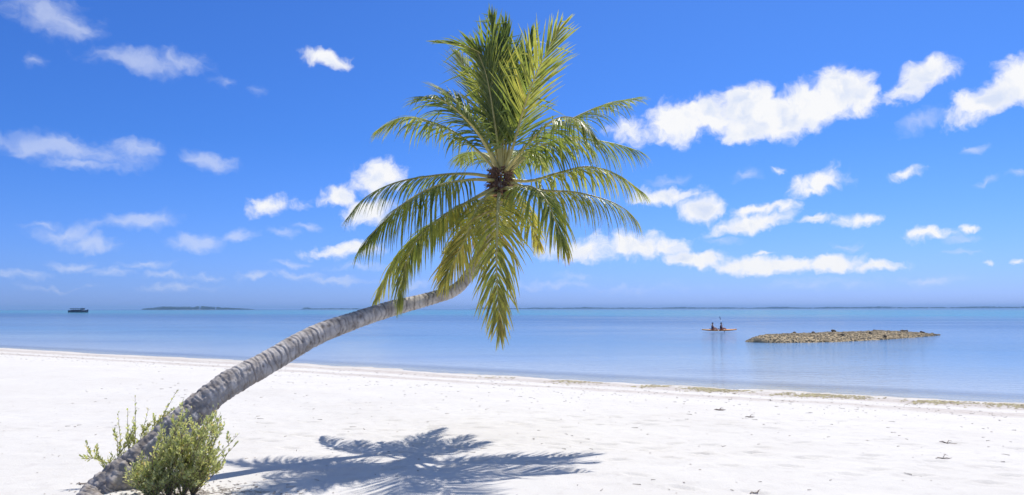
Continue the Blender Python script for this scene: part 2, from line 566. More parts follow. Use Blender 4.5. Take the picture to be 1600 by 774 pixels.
m_frond = leaf_material('palm_leaflets', [
    (0.0, (0.080, 0.125, 0.036)), (0.30, (0.195, 0.245, 0.064)), (0.55, (0.345, 0.355, 0.095)),
    (0.75, (0.43, 0.37, 0.10)), (0.90, (0.34, 0.20, 0.10)), (1.0, (0.25, 0.13, 0.09))], trans=0.52, rough=0.38, spec=0.5, tscale=1.45)
m_rib = simple_mat('palm_midrib', (0.50, 0.43, 0.15), 0.45, 0.4, 0.25, 10)
m_fibre = simple_mat('dry_palm_fibre', (0.21, 0.125, 0.085), 0.9, 0.2, 0.6, 40, 0.6)
m_dry = simple_mat('dry_orange_spathe', (0.36, 0.19, 0.10), 0.8, 0.2, 0.35, 25, 0.4)

# trunk bark
m_bark, t = new_mat('ringed_palm_bark')
attr = t.node('ShaderNodeAttribute', attribute_name='tint')       # 0 smooth bark, up = scar / crack
along = t.node('ShaderNodeAttribute', attribute_name='along')
tco = t.node('ShaderNodeTexCoord')
o = tco.outputs['Object']
nA = t.noise(o, 7.0, 7, 0.65)
nB = t.noise(o, 38.0, 6, 0.7)
nC = t.noise(o, 2.2, 4, 0.6)
bc = t.ramp(nA.outputs[0], [(0.28, (0.23, 0.20, 0.175)), (0.50, (0.50, 0.455, 0.41)), (0.70, (0.68, 0.635, 0.58))])
bc = t.mix(t.maprange(nC.outputs[0], 0.45, 0.7, 0, 0.45), bc, (0.36, 0.29, 0.225))
bc = t.mix(t.maprange(nB.outputs[0], 0.55, 0.8, 0, 0.6), bc, (0.14, 0.115, 0.10))
bc = t.mix(t.math('MULTIPLY', attr.outputs['Fac'], 0.85), bc, (0.085, 0.065, 0.052))
hb = t.math('ADD', t.math('MULTIPLY', nA.outputs[0], 0.5), t.math('MULTIPLY', nB.outputs[0], 0.5))
bs = principled(t, bc, 0.85, 0.2, t.bump(hb, 0.7, 0.02))
t.link(bs.outputs[0], t.out.inputs[0])

# ------------------------------------------------------------------ palm: trunk
D0 = 11.0
TRUNK = [(128, 812, 7.25), (158, 778, 7.45), (190, 746, 7.58), (236, 706, 7.80), (288, 657, 8.05), (346, 607, 8.35), (420, 565, 8.80), (500, 521, 9.33),
         (600, 486, 10.02), (672, 467, 10.52), (712, 452, 10.78), (735, 425, 10.93), (755, 385, 11.0), (771, 335, 11.02), (782, 285, 11.0)]
NS = 760; NR = 56
cl, tlen = catmull([at(*p) for p in TRUNK], NS)
RAD = [(0, .205), (.05, .185), (.10, .165), (.18, .150), (.30, .135), (.42, .122), (.55, .104), (.68, .088), (.80, .078), (.90, .075), (1, .085)]
base_pt = Vector((cl[40].x, cl[40].y, ground_z(cl[40].x, cl[40].y)))
palm = empty('coconut_palm', base_pt)
tag(palm, 'leaning coconut palm with curved grey ringed trunk and full green crown over the white sand', 'palm tree')
# ring scars at uneven spacing
rings = []
p = 0.0
while p < tlen:
    p += random.uniform(0.045, 0.085)
    rings.append((p, random.uniform(0, 6.28), random.uniform(0.4, 1.0)))
vs = []; tints = []; al = []
prevx = None
scars = []   # (along, angle, length, width, depth)
for k in range(70):
    scars.append((random.uniform(0.2, tlen * 0.55), random.uniform(0, 6.28), random.uniform(.025, .07), random.uniform(.10, .35), random.uniform(.004, .012)))
HOL = at(476, 541, 9.1) - base_pt
for i in range(NS):
    tpos = i / (NS - 1)
    d = tpos * tlen
    T = (cl[min(i + 1, NS - 1)] - cl[max(i - 1, 0)]).normalized()
    if prevx is None: xax = T.cross(Vector((0, 0, 1))).normalized()
    else: xax = (prevx - T * prevx.dot(T)).normalized()
    prevx = xax
    yax = T.cross(xax)      # xax: roughly toward the camera side, yax: up the curve
    r0 = lerp_keys(RAD, tpos)
    for k in range(NR):
        an = 2 * math.pi * k / NR
        dirv = xax * math.cos(an) + yax * math.sin(an)
        dr = 0.0; tint = 0.0
        dd_ = d + 0.018 * math.sin(an + 1.3) + 0.012 * mnoise.noise((math.cos(an) * 1.5, math.sin(an) * 1.5, d * 2.0))
        best = 9e9; bb = None
        j = int(dd_ / 0.065)
        for q in range(max(0, j - 10), min(len(rings), j + 11)):
            e = dd_ - rings[q][0] + 0.013 * math.sin(2 * an + rings[q][1]) + 0.006 * math.sin(5 * an + 3 * rings[q][1])
            if abs(e) < abs(best): best = e; bb = rings[q]
        if bb:
            g = math.exp(-(best / 0.0085) ** 2) * bb[2]
            dr -= 0.0075 * g
            dr += 0.0050 * math.exp(-((best - 0.016) / 0.012) ** 2) * bb[2]
            tint = (0.85 - .35 * max(0, 1 - d / 2.4)) * g * (0.5 + 0.6 * max(0, mnoise.noise((math.cos(an) * 2 + 5, math.sin(an) * 2, d * 3)) + 0.5))
        for (sd_, sa, sl, sw, sdep) in scars:
            if abs(d - sd_) < sl * 2.5:
                da = (an - sa + math.pi) % (2 * math.pi) - math.pi
                g = math.exp(-((d - sd_ + 0.03 * da) / sl * 2.2) ** 2 - (da / sw) ** 2)
                dr -= sdep * g; tint = max(tint, g * 0.9)
        # the split, flaking bark of the foot
        rough = max(0, 1 - d / 2.2)
        nz = mnoise.noise((math.cos(an) * 3.2, math.sin(an) * 3.2, d * 9))
        nz2 = mnoise.noise((math.cos(an) * 7 + 3, math.sin(an) * 7, d * 16))
        dr += (0.004 + 0.020 * rough) * nz + (0.002 + 0.010 * rough) * nz2
        if d < 2.6:
            w1_ = max(0, min(1, (2.6 - d) / 1.2))
            sk = 0.5 * mnoise.noise((math.cos(an) * 2, math.sin(an) * 2, d * 4))
            cv = mnoise.cell((an * 3.4 + sk, d * 13 + 1.5 * math.sin(an + 1) + sk * 2, 3.0)) - .5
            dr += cv * .012 * w1_
            if cv < -.36: tint = max(tint, .5 * w1_)
        crack = max(0, -nz2 - 0.22) * 1.6 * rough
        tint = max(tint, min(1, crack))
        dr += 0.008 * mnoise.noise((math.cos(an) * .8, math.sin(an) * .8, d * 2.0))
        pt = cl[i] + dirv * (r0 + dr) - base_pt
        rel = pt - HOL
        ex_ = rel.dot(T) / .075; ey_ = (rel - T * rel.dot(T)).length / .055
        if ex_ * ex_ + ey_ * ey_ < 6 and (pt + base_pt - cl[i]).y < 0:
            q_ = math.exp(-(ex_ * ex_ + ey_ * ey_) ** 2)
            lip = math.exp(-((math.sqrt(ex_ * ex_ + ey_ * ey_) - 1.25) / .25) ** 2)
            pt = cl[i] + dirv * (r0 + dr - .040 * q_ + .010 * lip) - base_pt
            tint = max(tint, q_ * .9)
        vs.append(pt)
        tints.append(min(1, tint))
fs = []
for i in range(NS - 1):
    for k in range(NR):
        a = i * NR + k; b = i * NR + (k + 1) % NR
        fs.append((a, b, b + NR, a + NR))
mb = MB(); mb.add(vs, fs, tints)
trunk = mb.build('trunk', m_bark, palm, smooth=True)

# ------------------------------------------------------------------ palm: fronds
# rachis as (photo px, photo py, metres behind the crown's own distance), then look
FRONDS = [
    # up-standing young leaves (up: leaflets held forward and stiff)
    dict(p=[(784, 268, 0), (780, 205, .06), (772, 140, .14), (760, 94, .12), (734, 74, -.10), (690, 66, -.38)], o=(-.25, -1), L=.60, g=.22, c=.24, up=1, tip=.4),
    dict(p=[(788, 268, 0), (802, 229, -.10), (822, 160, -.32), (843, 106, -.52), (873, 48, -.80)], o=(.30, -1), L=.62, g=.10, c=.34, tip=.55, up=1),
    dict(p=[(785, 268, .10), (786, 190, .18), (780, 105, .26), (769, 32, .32)], o=(-.1, 1), L=.56, g=.03, c=.16, up=2),
    dict(p=[(788, 268, .12), (793, 190, .28), (794, 105, .40), (790, 40, .48)], o=(.2, 1), L=.54, g=.03, c=.14, up=2),
    dict(p=[(790, 268, .12), (802, 195, .32), (816, 115, .62), (831, 55, .88)], o=(.5, 1), L=.56, g=.05, c=.2, up=2),
    dict(p=[(782, 268, .10), (766, 195, .34), (742, 132, .70), (716, 86, 1.05)], o=(-.6, 1), L=.58, g=.15, c=.25, up=1),
    dict(p=[(783, 268, .02), (774, 195, .02), (761, 120, .05), (745, 76, .05)], o=(-.5, -1), L=.56, g=.08, c=.34, up=2),
    dict(p=[(782, 268, .02), (752, 205, .12), (715, 160, .3), (690, 140, .5)], o=(-.8, .6), L=.55, g=.30, c=.2, up=1),
    # middle leaves, left
    dict(p=[(780, 268, 0), (750, 212, -.26), (714, 172, -.55), (684, 154, -.78), (654, 152, -1.05)], o=(-.75, -.7), L=.52, g=.65, c=.24, tip=.40),
    dict(p=[(777, 268, .05), (745, 234, .10), (717, 211, .18), (686, 195, .28), (636, 183, .45), (592, 202, .60)], o=(-1, .3), L=.54, g=.95, c=.34, tip=.50),
    dict(p=[(774, 278, 0), (735, 272, -.10), (684, 274, -.18), (620, 285, -.28), (572, 308, -.36), (545, 338, -.42)], o=(-1, -.15), L=.50, g=1.2, c=.30, tip=.45),
    dict(p=[(774, 282, -.05), (736, 281, -.34), (684, 290, -.75), (634, 316, -1.10), (594, 352, -1.32), (566, 384, -1.45)], o=(-.75, -.65), L=.66, g=1.5, c=.28, tip=.42),
    dict(p=[(774, 292, .05), (738, 312, .28), (690, 340, .55), (646, 374, .75), (610, 424, .85), (588, 466, .88)], o=(-.85, .5), L=.52, g=1.4, c=.50, tip=.58),
    dict(p=[(776, 294, -.10), (740, 312, -.42), (696, 336, -.80), (656, 370, -1.10), (634, 414, -1.24), (625, 468, -1.28)], o=(-.6, -.8), L=.52, g=1.3, c=.44, tip=.48),
    # middle leaves, right
    dict(p=[(790, 284, 0), (844, 297, -.10), (900, 301, -.20), (948, 313, -.33), (978, 328, -.40), (996, 346, -.44)], o=(1, -.25), L=.58, g=1.7, c=.40, tip=.52),
    dict(p=[(790, 280, .05), (828, 283, .10), (875, 270, .20), (920, 261, .30), (966, 274, .40), (1006, 302, .48)], o=(1, .2), L=.54, g=1.3, c=.42, tip=.52),
    dict(p=[(790, 274, 0), (837, 234, -.10), (887, 216, -.20), (926, 219, -.30), (965, 226, -.36), (998, 236, -.40)], o=(1, -.2), L=.60, g=1.3, c=.26, tip=.45),
    dict(p=[(790, 268, .10), (849, 217, .30), (887, 190, .50), (945, 164, .80), (996, 153, 1.05)], o=(1, .55), L=.52, g=.75, c=.26, tip=.42),
    dict(p=[(790, 268, -.10), (828, 222, -.55), (866, 188, -.95), (900, 186, -1.28), (930, 214, -1.50)], o=(.75, -.7), L=.55, g=1.2, c=.24, tip=.40),
    # hanging leaves in front and behind
    dict(p=[(780, 303, -.10), (780, 307, -.50), (778, 332, -1.02), (777, 372, -1.30), (776, 422, -1.42), (779, 484, -1.46), (780, 516, -1.46)], o=(-.05, -1), L=.54, g=.70, c=.56, tip=.74),
    dict(p=[(788, 294, -.10), (806, 294, -.50), (830, 292, -.90), (853, 312, -1.22), (872, 358, -1.42), (881, 386, -1.46)], o=(.45, -.9), L=.55, g=1.2, c=.24, tip=.97),
    dict(p=[(776, 302, -.08), (760, 308, -.45), (744, 330, -.85), (728, 372, -1.05), (704, 418, -1.15), (694, 440, -1.18)], o=(-.3, -1), L=.54, g=.85, c=.58, tip=.78),
    dict(p=[(790, 286, .15), (810, 312, .60), (830, 352, .90), (842, 384, 1.0)], o=(.35, 1), L=.42, g=1.2, c=.58, tip=.78),
    dict(p=[(778, 296, .10), (750, 330, .40), (714, 386, .62), (688, 426, .72)], o=(-.6, .8), L=.42, g=.9, c=.70, tip=.84),
    dict(p=[(784, 292, .2), (780, 320, .7), (768, 370, 1.0), (752, 412, 1.1)], o=(-.1, 1), L=.42, g=1.1, c=.58, tip=.75),
    # leaves reaching away over the water
    dict(p=[(786, 268, .2), (788, 242, .80), (792, 236, 1.5), (797, 258, 2.15), (803, 296, 2.65)], o=(.05, 1), L=.46, g=.9, c=.28),
    dict(p=[(788, 268, .2), (806, 246, .70), (824, 238, 1.25), (840, 244, 1.8), (850, 262, 2.2)], o=(.4, 1), L=.46, g=.9, c=.28),
    dict(p=[(782, 268, .2), (764, 246, .65), (746, 238, 1.1), (730, 240, 1.6), (720, 250, 1.9)], o=(-.4, 1), L=.46, g=.9, c=.28),
]


def make_frond(fd):
    pts = [at(px, py, D0 + dd) - base_pt for px, py, dd in fd['p']]
    N = 60
    line, flen = catmull(pts, N)
    o_ = Vector((*fd['o'], 0)).normalized()
    Zv = Vector((0, 0, 1))
    S_all = o_.cross(Zv).normalized()
    leaves = MB(); rib = MB()
    rads = [0.030 * (1 - i / (N - 1)) ** 1.15 + 0.0035 for i in range(N)]
    rib.tube(line, rads, 6, 0.5, flat=0.8)
    stiff = fd.get('up', 0)
    npairs = int(flen / (0.035 if stiff else 0.029))
    start = 0.17
    clump = random.uniform(0, 50)
    for q in range(npairs):
        u = (q + 0.5) / npairs
        for side in (-1, 1):
            uu = start + (1 - start) * min(1, max(0, u + random.uniform(-.6, .6) / npairs))
            fi = uu * (N - 1); i = min(int(fi), N - 2); fr_ = fi - i
            P = line[i].lerp(line[i + 1], fr_)
            T = (line[min(i + 2, N - 1)] - line[max(i - 1, 0)]).normalized()
            S = (S_all - T * S_all.dot(T)).normalized()
            Nn = S.cross(T).normalized()
            roll = R(fd.get('roll', 0)) + R(6) * math.sin(uu * 3 + clump)
            S, Nn = S * math.cos(roll) + Nn * math.sin(roll), Nn * math.cos(roll) - S * math.sin(roll)
            prof = lerp_keys([(0, .55), (.12, .85), (.35, 1.0), (.60, .90), (.80, .68), (1, .36)], u)
            if random.random() < 0.03 + .9 * max(0, mnoise.noise((uu * 13 + clump * 3, side * 7.0, 1.0)) - .22): continue
            Ln = fd['L'] * 1.32 * prof * random.uniform(.70, 1.10)
            a = R(lerp_keys([(0, 64), (.3, 52), (.7, 38), (1, 12)], u) * (1.0, 0.74, 0.50)[stiff]) + random.gauss(0, R(7.5 if not stiff else 5.5))
            lift = (0.30 if not stiff else 0.12) * random.uniform(.4, 1.4) * (1 - .6 * u)
            d = (T * math.cos(a) + S * side * math.sin(a) + Nn * lift).normalized()
            gcl = 1 + 0.55 * mnoise.noise((uu * 9 + clump, side * 3.0, 0))
            g = fd['g'] * gcl * random.uniform(.75, 1.3)
            if not stiff: d = (d + Vector((0, 0, -1)) * g * 0.45 * (1 - .35 * u)).normalized()
            nseg = 6
            wmax = (0.0115, 0.0125, 0.013)[stiff] * random.uniform(.8, 1.15) * (0.75 + 0.35 * prof)
            tint0 = fd['c'] + .02 + random.gauss(0, .10) + 0.26 * mnoise.noise((uu * 5, clump, 2.0))
            tiptint = fd.get('tip', fd['c'] + .12)
            edge = max(0, (uu - 0.45) / 0.55)
            vs = []; ts = []
            p_ = P.copy()
            kink = random.random() < 0.11
            for sgm in range(nseg + 1):
                v = sgm / nseg
                wv = d.cross(Nn)
                if wv.length < 1e-3: wv = S.copy()
                wv.normalize()
                nl = wv.cross(d).normalized()
                wd = wmax * (lerp_keys([(0, .45), (.15, .95), (.45, 1.0), (.8, .55), (1, .02)], v))
                vs += [p_ + wv * wd + nl * wd * .35, p_, p_ - wv * wd + nl * wd * .35]
                tt = tint0 + (tiptint - tint0) * (edge * .8 + .2) * v ** 1.5
                ts += [min(1, max(0, tt))] * 3
                step = Ln / nseg
                p_ = p_ + d * step
                gg = g * (0.20 + 0.55 * v) * step * 6.5
                if kink and sgm == 2: gg += 0.9
                d = (d + Vector((0, 0, -1)) * gg).normalized()
            fs = []
            for sgm in range(nseg):
                b = sgm * 3
                fs += [(b, b + 1, b + 4, b + 3), (b + 1, b + 2, b + 5, b + 4)]
            leaves.add(vs, fs, ts)
    fo = leaves.build('frond', m_frond, palm)
    rib.build('midrib', m_rib, fo, smooth=True)
    return fo


for fd in FRONDS:
    fo = make_frond(fd)
    if fd.get('tip', 0) > .9: fo['label'] = 'arching frond with red-brown dried tips'
    elif fd['c'] > .65: fo['label'] = 'yellowing frond hanging behind the trunk'

# ragged brown fibre, old stubs and a dry spathe where the leaves leave the trunk
cc = at(782, 285, D0) - base_pt
fb = MB()
for k in range(420):
    an = random.uniform(0, 6.28); z0 = random.uniform(-.26, .20)
    r = 0.095 + 0.05 * random.random()
    p0 = cc + Vector((math.cos(an) * r, math.sin(an) * r, z0))
    q = p0 + Vector((math.cos(an) * random.uniform(.02, .10), math.sin(an) * random.uniform(.02, .10), random.uniform(-.12, .06)))
    fb.tube([p0 - Vector((math.cos(an), math.sin(an), 0)) * .04, p0, q], [.012, .010, .003], 5, random.random())
for k in range(26):
    an = random.uniform(0, 6.28); z0 = random.uniform(-.24, .14)
    dv = Vector((math.cos(an), math.sin(an), random.uniform(-.2, .7)))
    p0 = cc + Vector((math.cos(an) * .06, math.sin(an) * .06, z0))
    fb.tube([p0, p0 + dv * .07, p0 + dv * .13], [.035, .032, .024], 7, .5, flat=.5)
fb.build('crown_fibre', m_fibre, palm)
sp_ = MB()
p0 = at(771, 306, D0 - .22) - base_pt
sp_.tube([p0 + Vector((.06, .05, .02)), p0 + Vector((.0, 0, .01)), p0 + Vector((-.07, -.02, -.03)), p0 + Vector((-.13, -.03, -.09))], [.02, .032, .026, .006], 8, .5, flat=.55)
p0 = at(782, 303, D0 - .22) - base_pt
sp_.tube([p0 + Vector((-.04, .05, .01)), p0 + Vector((.02, -.02, .0)), p0 + Vector((.06, -.03, -.02))], [.018, .026, .006], 8, .5, flat=.5)
sp_.build('dry_spathe', m_dry, palm, smooth=True)

# ------------------------------------------------------------------ shrubs
m_shrub = leaf_material('shrub_leaves', [(0.0, (0.26, 0.30, 0.15)), (0.5, (0.50, 0.54, 0.30)), (0.85, (0.60, 0.60, 0.38)), (1.0, (0.60, 0.49, 0.30))],
                        trans=0.48, rough=0.55, spec=0.3, tscale=1.45)
m_stem = simple_mat('shrub_twigs', (0.20, 0.155, 0.115), 0.85, 0.2, 0.3, 30)


def rand_perp(d):
    while True:
        v = Vector((random.gauss(0, 1), random.gauss(0, 1), random.gauss(0, 1)))
        v -= d * v.dot(d)
        if v.length > .1: return v.normalized()


def leaf(mb, p, d, n, L, wd, tint):
    s_ = d.cross(n).normalized()
    q = p + d * L
    m1 = p + d * L * .45; m2 = p + d * L * .8
    mb.add([p, m1 + s_ * wd + n * wd * .3, m1, m1 - s_ * wd + n * wd * .3, m2 + s_ * wd * .8 + n * wd * .2, m2, m2 - s_ * wd * .8 + n * wd * .2, q],
           [(0, 2, 1), (0, 3, 2), (1, 2, 5, 4), (2, 3, 6, 5), (4, 5, 7), (5, 6, 7)], tint)


def sprig(lv, st, pts, n, L=.040, tint=.5, rad=.0045, from_=0.3, bushy=1.0):
    line, ln = catmull(pts, 14)
    st.tube(line, [rad * (1 - .75 * i / 13) for i in range(14)], 5)
    for k in range(n):
        u = from_ + (1 - from_) * (k + random.random()) / n
        i = min(12, int(u * 13)); fr_ = u * 13 - i
        p = line[i].lerp(line[i + 1], fr_)
        T = (line[i + 1] - line[i]).normalized()
        side = rand_perp(T)
        d = (T * random.uniform(.35, 1.0) + side * random.uniform(.5, 1.0) + Vector((0, 0, .35))).normalized()
        nrm = (T * .6 - side * .4 + Vector((0, 0, .5)))
        nrm = (nrm - d * nrm.dot(d)).normalized()
        sc = random.uniform(.7, 1.25) * (1.0 - .25 * u)
        leaf(lv, p + side * .003, d, nrm, L * sc, L * .24 * sc, min(1, max(0, random.gauss(tint, .25))))


def make_bush(name, label, root_px, targets, twigs, leaves_n, tint):
    roots = [at(*r) for r in root_px]
    roots = [Vector((r.x, r.y, ground_z(r.x, r.y) - .02)) for r in roots]
    org = roots[0].copy()
    e = empty(name, org)
    tag(e, label, 'shrub')
    lv = MB(); st = MB()
    for tgt in targets:
        r = min(roots, key=lambda q: (q - at(*tgt[:3])).length + random.uniform(0, .15)) - org
        tip = at(*tgt[:3]) - org
        mid = r.lerp(tip, .5) + Vector((random.uniform(-.05, .05), random.uniform(-.05, .05), random.uniform(0, .06)))
        main = [r, r.lerp(mid, .5), mid, tip]
        sprig(lv, st, main, int(leaves_n * 1.3), tint=tint, rad=.0055, from_=.12)
        line, ln = catmull(main, 20)
        nt_ = tgt[3] if len(tgt) > 3 else twigs
        for k in range(nt_):
            u = random.uniform(.35, .95)
            i = int(u * 19)
            p = line[i]; T = (line[min(i + 1, 19)] - line[max(i - 1, 0)]).normalized()
            d = (T * .8 + rand_perp(T) * random.uniform(.4, 1.0) + Vector((0, 0, .35))).normalized()
            l_ = random.uniform(.10, .22) * (1.15 - .45 * u)
            q = p + d * l_
            sprig(lv, st, [p, p + d * l_ * .5 + Vector((0, 0, -.005)), q + Vector((0, 0, .02))], leaves_n, tint=tint, rad=.003, from_=.12)
    f = lv.build('foliage', m_shrub, e)
    st.build('stem', m_stem, e, smooth=True)
    return e


T1 = []
env = [(212, 752), (225, 735), (240, 715), (250, 690), (262, 672), (275, 655), (290, 642), (305, 640), (320, 650), (338, 640), (346, 636), (348, 655),
       (344, 680), (335, 700), (330, 720), (322, 735), (312, 745), (300, 755), (285, 758), (265, 757), (245, 760), (228, 764)]
for (ex, ey) in env:
    T1.append((ex - 4, ey - 6, 7.30 + random.uniform(-.1, .12)))
for k in range(34):
    ex, ey = random.choice(env)
    f_ = random.uniform(.25, .85)
    T1.append((272 + (ex - 272) * f_, 735 + (ey - 735) * f_, random.uniform(7.05, 7.42)))
for k in range(16):      # low twigs down to the sand
    T1.append((random.uniform(208, 318), random.uniform(728, 762), random.uniform(7.1, 7.4), 7))
for k in range(12):      # and up against the trunk
    q_ = random.random()
    T1.append((245 + 95 * q_ + random.uniform(-8, 8), 690 - 40 * q_ + random.uniform(-8, 14), 7.42 + .2 * q_, 7))
T1 += [(374, 676, 7.3), (372, 690, 7.28), (360, 700, 7.3), (318, 655, 7.35), (345, 645, 7.42)]
make_bush('beach_shrub', 'dense yellow-green leafy shrub growing in front of the leaning palm trunk', [(285, 762, 7.36), (262, 763, 7.34), (300, 760, 7.42), (240, 766, 7.28)], T1, 5, 16, .52)
T2 = [(211, 618, 7.9, 3), (184, 645, 7.9, 2), (199, 638, 7.88, 2), (232, 637, 7.9, 2), (183, 683, 7.85, 2), (205, 672, 7.85, 3), (131, 711, 7.75, 3), (150, 704, 7.75, 3),
      (171, 706, 7.75, 3), (160, 722, 7.7, 2), (277, 608, 8.05, 4), (262, 632, 8.0, 5), (268, 640, 8.05, 5), (252, 652, 8.0, 5), (240, 662, 7.95, 4), (225, 668, 7.9, 3)]
make_bush('beach_shrub', 'sparse thin-stemmed shrub poking out behind the palm trunk on its left', [(205, 752, 7.92), (185, 755, 7.80), (235, 745, 8.0)], T2, 4, 20, .55)

# ------------------------------------------------------------------ coral rubble islet
ISL = at(1318, 527, 68.0)
m_rubble_bed = simple_mat('islet_coral_grit', (0.42, 0.33, 0.20), 0.95, 0.1, 0.35, 3.0, 0.8)
m_rock, t = new_mat('coral_rubble_stone')
a = t.node('ShaderNodeAttribute', attribute_name='tint')
rc = t.ramp(a.outputs['Fac'], [(0.0, (0.055, 0.050, 0.045)), (0.3, (0.26, 0.20, 0.115)), (0.6, (0.47, 0.385, 0.245)), (1.0, (0.56, 0.475, 0.335))])
gn = t.node('ShaderNodeNewGeometry')
rn = t.noise(gn.outputs['Position'], 9.0, 5, 0.65)
rc = t.mix(0.7, rc, t.ramp(rn.outputs[0], [(0.3, 0.5), (0.7, 1.4)]), 'MULTIPLY')
t.link(principled(t, rc, 0.9, 0.2, t.bump(rn.outputs[0], 0.7, 0.05)).outputs[0], t.out.inputs[0])

# plan outline from the photograph's waterline, at its own distances
axis_a = Vector((at(1180, 530, 62).x, 62)); axis_b = Vector((at(1468, 524, 79).x, 79))
isl_dir = (axis_b - axis_a); isl_len = isl_dir.length; isl_dir.normalize()
isl_n = Vector((-isl_dir.y, isl_dir.x))


def islet_h(u, v):
    """u 0..1 along, v metres across; height above the water"""
    halfw = 3.4 * (max(0, math.sin(math.pi * min(1, u ** .75))) ** .6) * (1.15 - .55 * u)
    k = 1 - (abs(v) / max(halfw, .05)) ** 2.0
    nz = mnoise.noise((u * 9, v * .8, 1.0)) * .10 + mnoise.noise((u * 30, v * 2.5, 4.0)) * .07
    tp_ = min(1, max(0, 1 - u) / .30) ** .8 * min(1, u / .10 + .45)
    return tp_ * (0.60 - .10 * u) * max(-.4, k) ** 1.0 + nz * tp_ if k > 0 else 0.5 * max(k, -1) + nz * .3


mb = MB(); NU, NV = 110, 40
vs = []
for i in range(NU):
    for j in range(NV):
        u = i / (NU - 1); v = (j / (NV - 1) - .5) * 9.5
        p = axis_a + isl_dir * (u * isl_len) + isl_n * v
        vs.append((p.x, p.y, WATER_Z + islet_h(u, v)))
fs = [(i * NV + j, (i + 1) * NV + j, (i + 1) * NV + j + 1, i * NV + j + 1) for i in range(NU - 1) for j in range(NV - 1)]
mb.add(vs, fs)
isl = mb.build('rubble_islet', m_rubble_bed, smooth=True)
tag(isl, kind='structure')


def rock(mb, c, r, tint, flat=.7):
    bm = bmesh.new()
    bmesh.ops.create_icosphere(bm, subdivisions=2 if r > .2 else 1, radius=1)
    sx, sy, sz = (random.uniform(.7, 1.3) for _ in range(3))
    rot = Matrix.Rotation(random.uniform(0, 6.28), 3, 'Z') @ Matrix.Rotation(random.uniform(-.5, .5), 3, 'X')
    ph = random.uniform(0, 50)
    vs = []
    for v in bm.verts:
        k = 1 + .35 * mnoise.noise(v.co * 1.6 + Vector((ph, 0, 0))) + .15 * mnoise.noise(v.co * 4 + Vector((0, ph, 0)))
        q = rot @ Vector((v.co.x * sx * k, v.co.y * sy * k, v.co.z * sz * k * flat))
        vs.append(Vector(c) + q * r)
    bm.verts.index_update()
    fs = [tuple(v.index for v in f.verts) for f in bm.faces]
    bm.free()
    mb.add(vs, fs, tint)


mb = MB(); cnt = 0
while cnt < 12000:
    u = random.random(); v = random.uniform(-4.4, 4.4)
    h_ = islet_h(u, v)
    if h_ < -.16: continue
    p = axis_a + isl_dir * (u * isl_len) + isl_n * v
    r = random.choice((.022, .026, .032, .04, .05, .065)) * random.uniform(.7, 1.2)
    tn = random.gauss(.58, .22) if h_ > .12 else random.gauss(.35, .2)
    rock(mb, (p.x, p.y, WATER_Z + h_ + r * .2), r, min(1, max(0, tn)))
    cnt += 1
rub = mb.build('coral_rubble', m_rock)
tag(rub, 'heaped pale brown coral rubble covering the low islet in the lagoon', 'rubble', kind='stuff')
BLD = [(.14, -1.0, .22), (.22, .9, .30), (.30, -2.0, .26), (.34, 1.4, .34), (.42, .9, .36), (.47, -1.6, .30), (.50, -2.4, .30), (.58, 1.1, .28),
       (.64, .8, .30), (.72, -.6, .32), (.80, .3, .34), (.86, -.3, .30), (.90, .1, .28), (.95, 0, .20)]
for k, (u, v, r) in enumerate(BLD):
    h_ = islet_h(u, v)
    p = axis_a + isl_dir * (u * isl_len) + isl_n * v
    b = MB()
    c = Vector((p.x, p.y, WATER_Z + h_ + r * .25))
    r *= .58
    rock(b, c, r, .05 + .12 * random.random(), .75)
    ob = b.build('boulder', m_rock, smooth=False, loc=c)
    tag(ob, 'dark weathered coral boulder among the pale rubble of the islet', 'boulder', 'dark boulders on the rubble islet')

# ------------------------------------------------------------------ kayak and paddlers
m_orange = simple_mat('orange_kayak_plastic', (0.85, 0.31, 0.05), 0.65, 0.3, 0.1, 6)
m_cream = simple_mat('cream_kayak_plastic', (0.60, 0.47, 0.31), 0.65, 0.3, 0.08, 6)
m_skin = simple_mat('paddler_skin', (0.50, 0.25, 0.15), 0.6, 0.3, 0.08, 12)  # one even brown skin tone
m_navy = simple_mat('navy_cloth', (0.025, 0.032, 0.085), 0.85, 0.2, 0.2, 20)
m_shorts = simple_mat('rust_red_cloth', (0.28, 0.085, 0.055), 0.85, 0.2, 0.2, 20)
m_hair = simple_mat('black_hair', (0.018, 0.015, 0.014), 0.6, 0.3, 0.2, 60)
m_black = simple_mat('black_plastic', (0.03, 0.03, 0.04), 0.5, 0.4, 0.1, 20)
m_white = simple_mat('white_paddle_shaft', (0.75, 0.75, 0.75), 0.4, 0.4, 0.05, 20)
KD = 2.65 * F_PX / 36.5
kc = at(1124, 519, KD)
kayak = empty('kayak', (kc.x, kc.y, WATER_Z))
kayak.rotation_euler = (0, 0, R(3))
tag(kayak, 'long orange and cream kayak carrying two paddlers on the lagoon', 'kayak')
HL = 2.0
ST = 33; SK = 14


def hull_half(u):
    x = abs(2 * u - 1)
    return .40 * max(0, 1 - x ** 2.4) ** .75 + .004


def ring(u, kind):
    x = (u - .5) * 2 * HL
    hw = hull_half(u)
    e = abs(2 * u - 1)
    rocker = .05 * e ** 3
    out = []
    for k in range(SK + 1):
        an = math.pi * k / SK
        y = -hw * math.cos(an)
        if kind == 'hull': z = rocker - .12 * math.sin(an) ** .8 * (1 - .7 * e ** 3) + .21
        else: z = rocker + .21 + (.10 * math.sin(an) * (1 - .3 * e) - (.085 * max(0, math.sin(an)) ** 2 * (1 if .22 < u < .68 else 0)))
        out.append((x, y, z))
    return out


